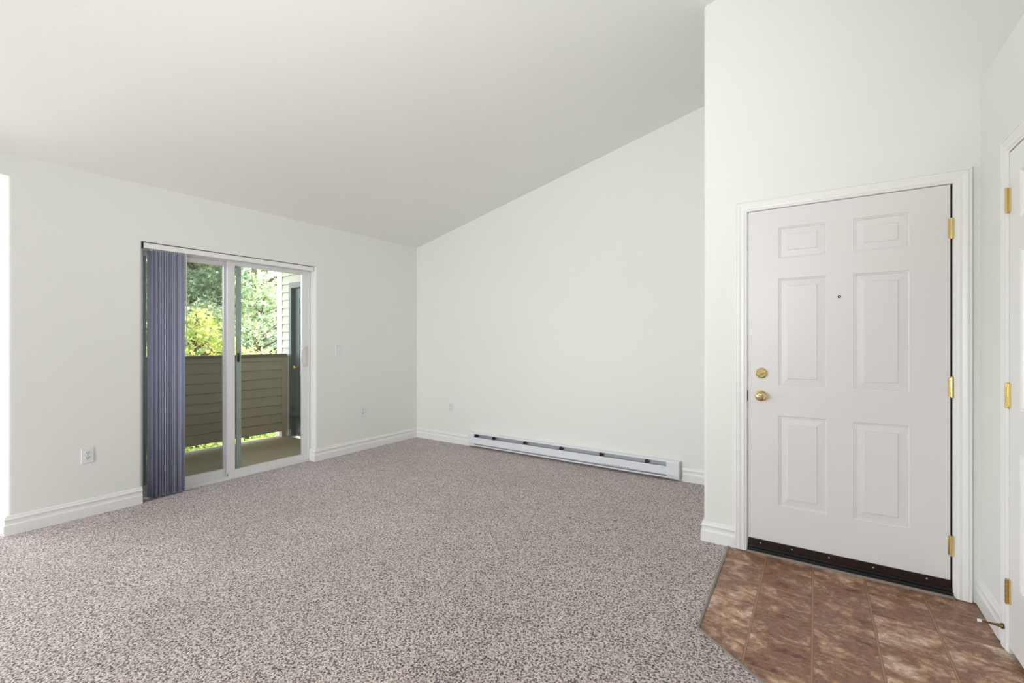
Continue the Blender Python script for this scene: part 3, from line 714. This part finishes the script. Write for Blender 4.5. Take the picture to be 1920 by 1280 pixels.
# outside skin of the building, so daylight cannot leak
struct(obj('wall_outside', BX((XG - WT - .02, XG - WT, OY1 + .004, BYR, BZ, 2.75), (XG - WT - .02, XG - WT, NY + .14, OY0 - .004, BZ, 2.75), (XG - WT - .02, XG - WT, OY0 - .004, OY1 + .004, OZ, 2.75)), 'siding_light'))

# ------------------------------------------------------------------ garden beyond the balcony
struct(obj('ground', BX((-60, -6.7, -30, 60, -3.2, -3.0)), 'grass'))
struct(obj('path', BX((-25, -17, -10, 50, -3.0, -2.97)), 'concrete'), 'pale concrete walk below the balcony')
def foliage(bm, pts_fn, count, size, kind, rnd):
    for _ in range(count):
        c = pts_fn(); s = size * rnd.uniform(.6, 1.35)
        if kind == 'needle':
            ax = Vector((rnd.gauss(0, 1), rnd.gauss(0, 1), rnd.gauss(.5, .8))).normalized()
            for k in range(8):
                d = (ax + Vector((rnd.gauss(0, .7), rnd.gauss(0, .7), rnd.gauss(0, .7)))).normalized() * s
                sd = d.cross(Vector((rnd.random(), rnd.random(), rnd.random()))).normalized() * s * .09
                bm.faces.new((bm.verts.new(c - sd), bm.verts.new(c + sd), bm.verts.new(c + d)))
        else:
            nrm = Vector((rnd.gauss(0, 1), rnd.gauss(0, 1), rnd.gauss(.6, 1))).normalized(); u = nrm.orthogonal().normalized() * s; v = nrm.cross(u)
            q = [(0, -.6), (.32, -.45), (.55, -.1), (.30, .15), (.12, .65), (0, .85), (-.14, .62), (-.33, .12), (-.55, -.1), (-.3, -.45)]
            bm.faces.new([bm.verts.new(c + u * a_ + v * b_ + nrm * (.12 * s * abs(a_))) for a_, b_ in q])
def tree(name, base, h, rad, kind, mt, count, size, seed, label, cat, group=None, low=.15, puffs=40, puff=.5):
    rnd = random.Random(seed); base = Vector(base); root = empty(name, base); tag(root, label, cat, group or {'pine_tree': 'pines beyond the balcony', 'maple_tree': 'maples beyond the balcony', 'shrub': 'shrubs below the balcony'}[name])
    bm = bmesh.new(); P = [base + Vector((rnd.uniform(-.1, .1) * k, rnd.uniform(-.1, .1) * k, h * k / 6)) for k in range(7)]
    tube(bm, P, [.035 * h * (1 - k / 7.2) * .38 for k in range(7)], 10)
    cl = []
    for _ in range(puffs):
        t = rnd.uniform(low, 1); env = (1 - t) ** .7 + .08 if kind == 'needle' else math.sqrt(max(.05, 1 - (2 * (t - low) / (1 - low) - 1) ** 2))
        a_ = rnd.uniform(0, 2 * math.pi); rr = rad * env * math.sqrt(rnd.uniform(.15, 1))
        c = base + Vector((rr * math.cos(a_), rr * math.sin(a_), h * t)); cl.append(c)
        st = base + Vector((0, 0, max(.05 * h, h * t - rr * .35))); tube(bm, [st, (st + c) / 2 + Vector((0, 0, .1)), c], [.035, .022, .01], 5)
    obj('trunk', bm, 'bark', root, origin=base)
    def pt():
        c = rnd.choice(cl); return c + Vector((rnd.gauss(0, puff), rnd.gauss(0, puff), rnd.gauss(0, puff * .55)))
    bm = bmesh.new(); foliage(bm, pt, count, size, kind, rnd)
    me = bpy.data.meshes.new('foliage'); bmesh.ops.translate(bm, verts=bm.verts, vec=-base); bm.to_mesh(me); bm.free(); me.materials.append(M[mt])
    o = bpy.data.objects.new('foliage', me); COL.objects.link(o); o.parent = root
    return root
def at(u, depth):
    r_ = (u - 960) / F_PX; a_ = R(YAW); return ((r_ * math.cos(a_) - math.sin(a_)) * depth, (r_ * math.sin(a_) + math.cos(a_)) * depth)
for u, d, h, rad, mt, sd, lab in ((360, 17, 12, 3.4, 'pine2', 11, 'dark green pine behind the yellow-green maple'),
                              (430, 21, 14, 3.6, 'pine', 12, 'tall pine seen behind the middle stile of the glass door'),
                              (490, 16, 12, 3.2, 'pine', 13, 'pale green pine seen through the right glass panel'),
                              (300, 22, 13, 3.8, 'pine', 14, 'pine seen past the left edge of the blind')):
    x, y = at(u, d); tree('pine_tree', (x, y, -3), h, rad, 'needle', mt, 19000, .15, sd, lab, 'tree', low=.1, puffs=120, puff=.36)
for u, d, h, rad, sd, lab in ((366, 9.0, 4.85, .72, 21, 'yellow-green maple rising above the parapet in the left glass panel'),
                              (418, 11.5, 3.85, .8, 24, 'low yellow-green maple beside the middle stile of the glass door'),
                              (478, 12.0, 3.95, 1.1, 22, 'lower yellow-green maple just topping the parapet in the right glass panel'),
                              (282, 10.5, 4.7, .8, 23, 'yellow-green maple seen in the gap left of the blind')):
    x, y = at(u, d); tree('maple_tree', (x, y, -3), h, rad, 'leaf', 'maple', 6000, .058, sd, lab, 'tree', low=.12, puffs=60, puff=.17)
for i, (u, d, lab) in enumerate(((385, 9.3, 'leafy green shrub seen under the parapet in the left glass panel'), (470, 10.2, 'leafy green shrub seen under the parapet in the right glass panel'), (280, 10, 'leafy green shrub below the parapet beside the blind'))):
    x, y = at(u, d); tree('shrub', (x, y, -3), 2.5, 1.25, 'leaf', 'shrub', 5000, .06, 31 + i, lab, 'shrub', low=.2, puffs=40, puff=.25)
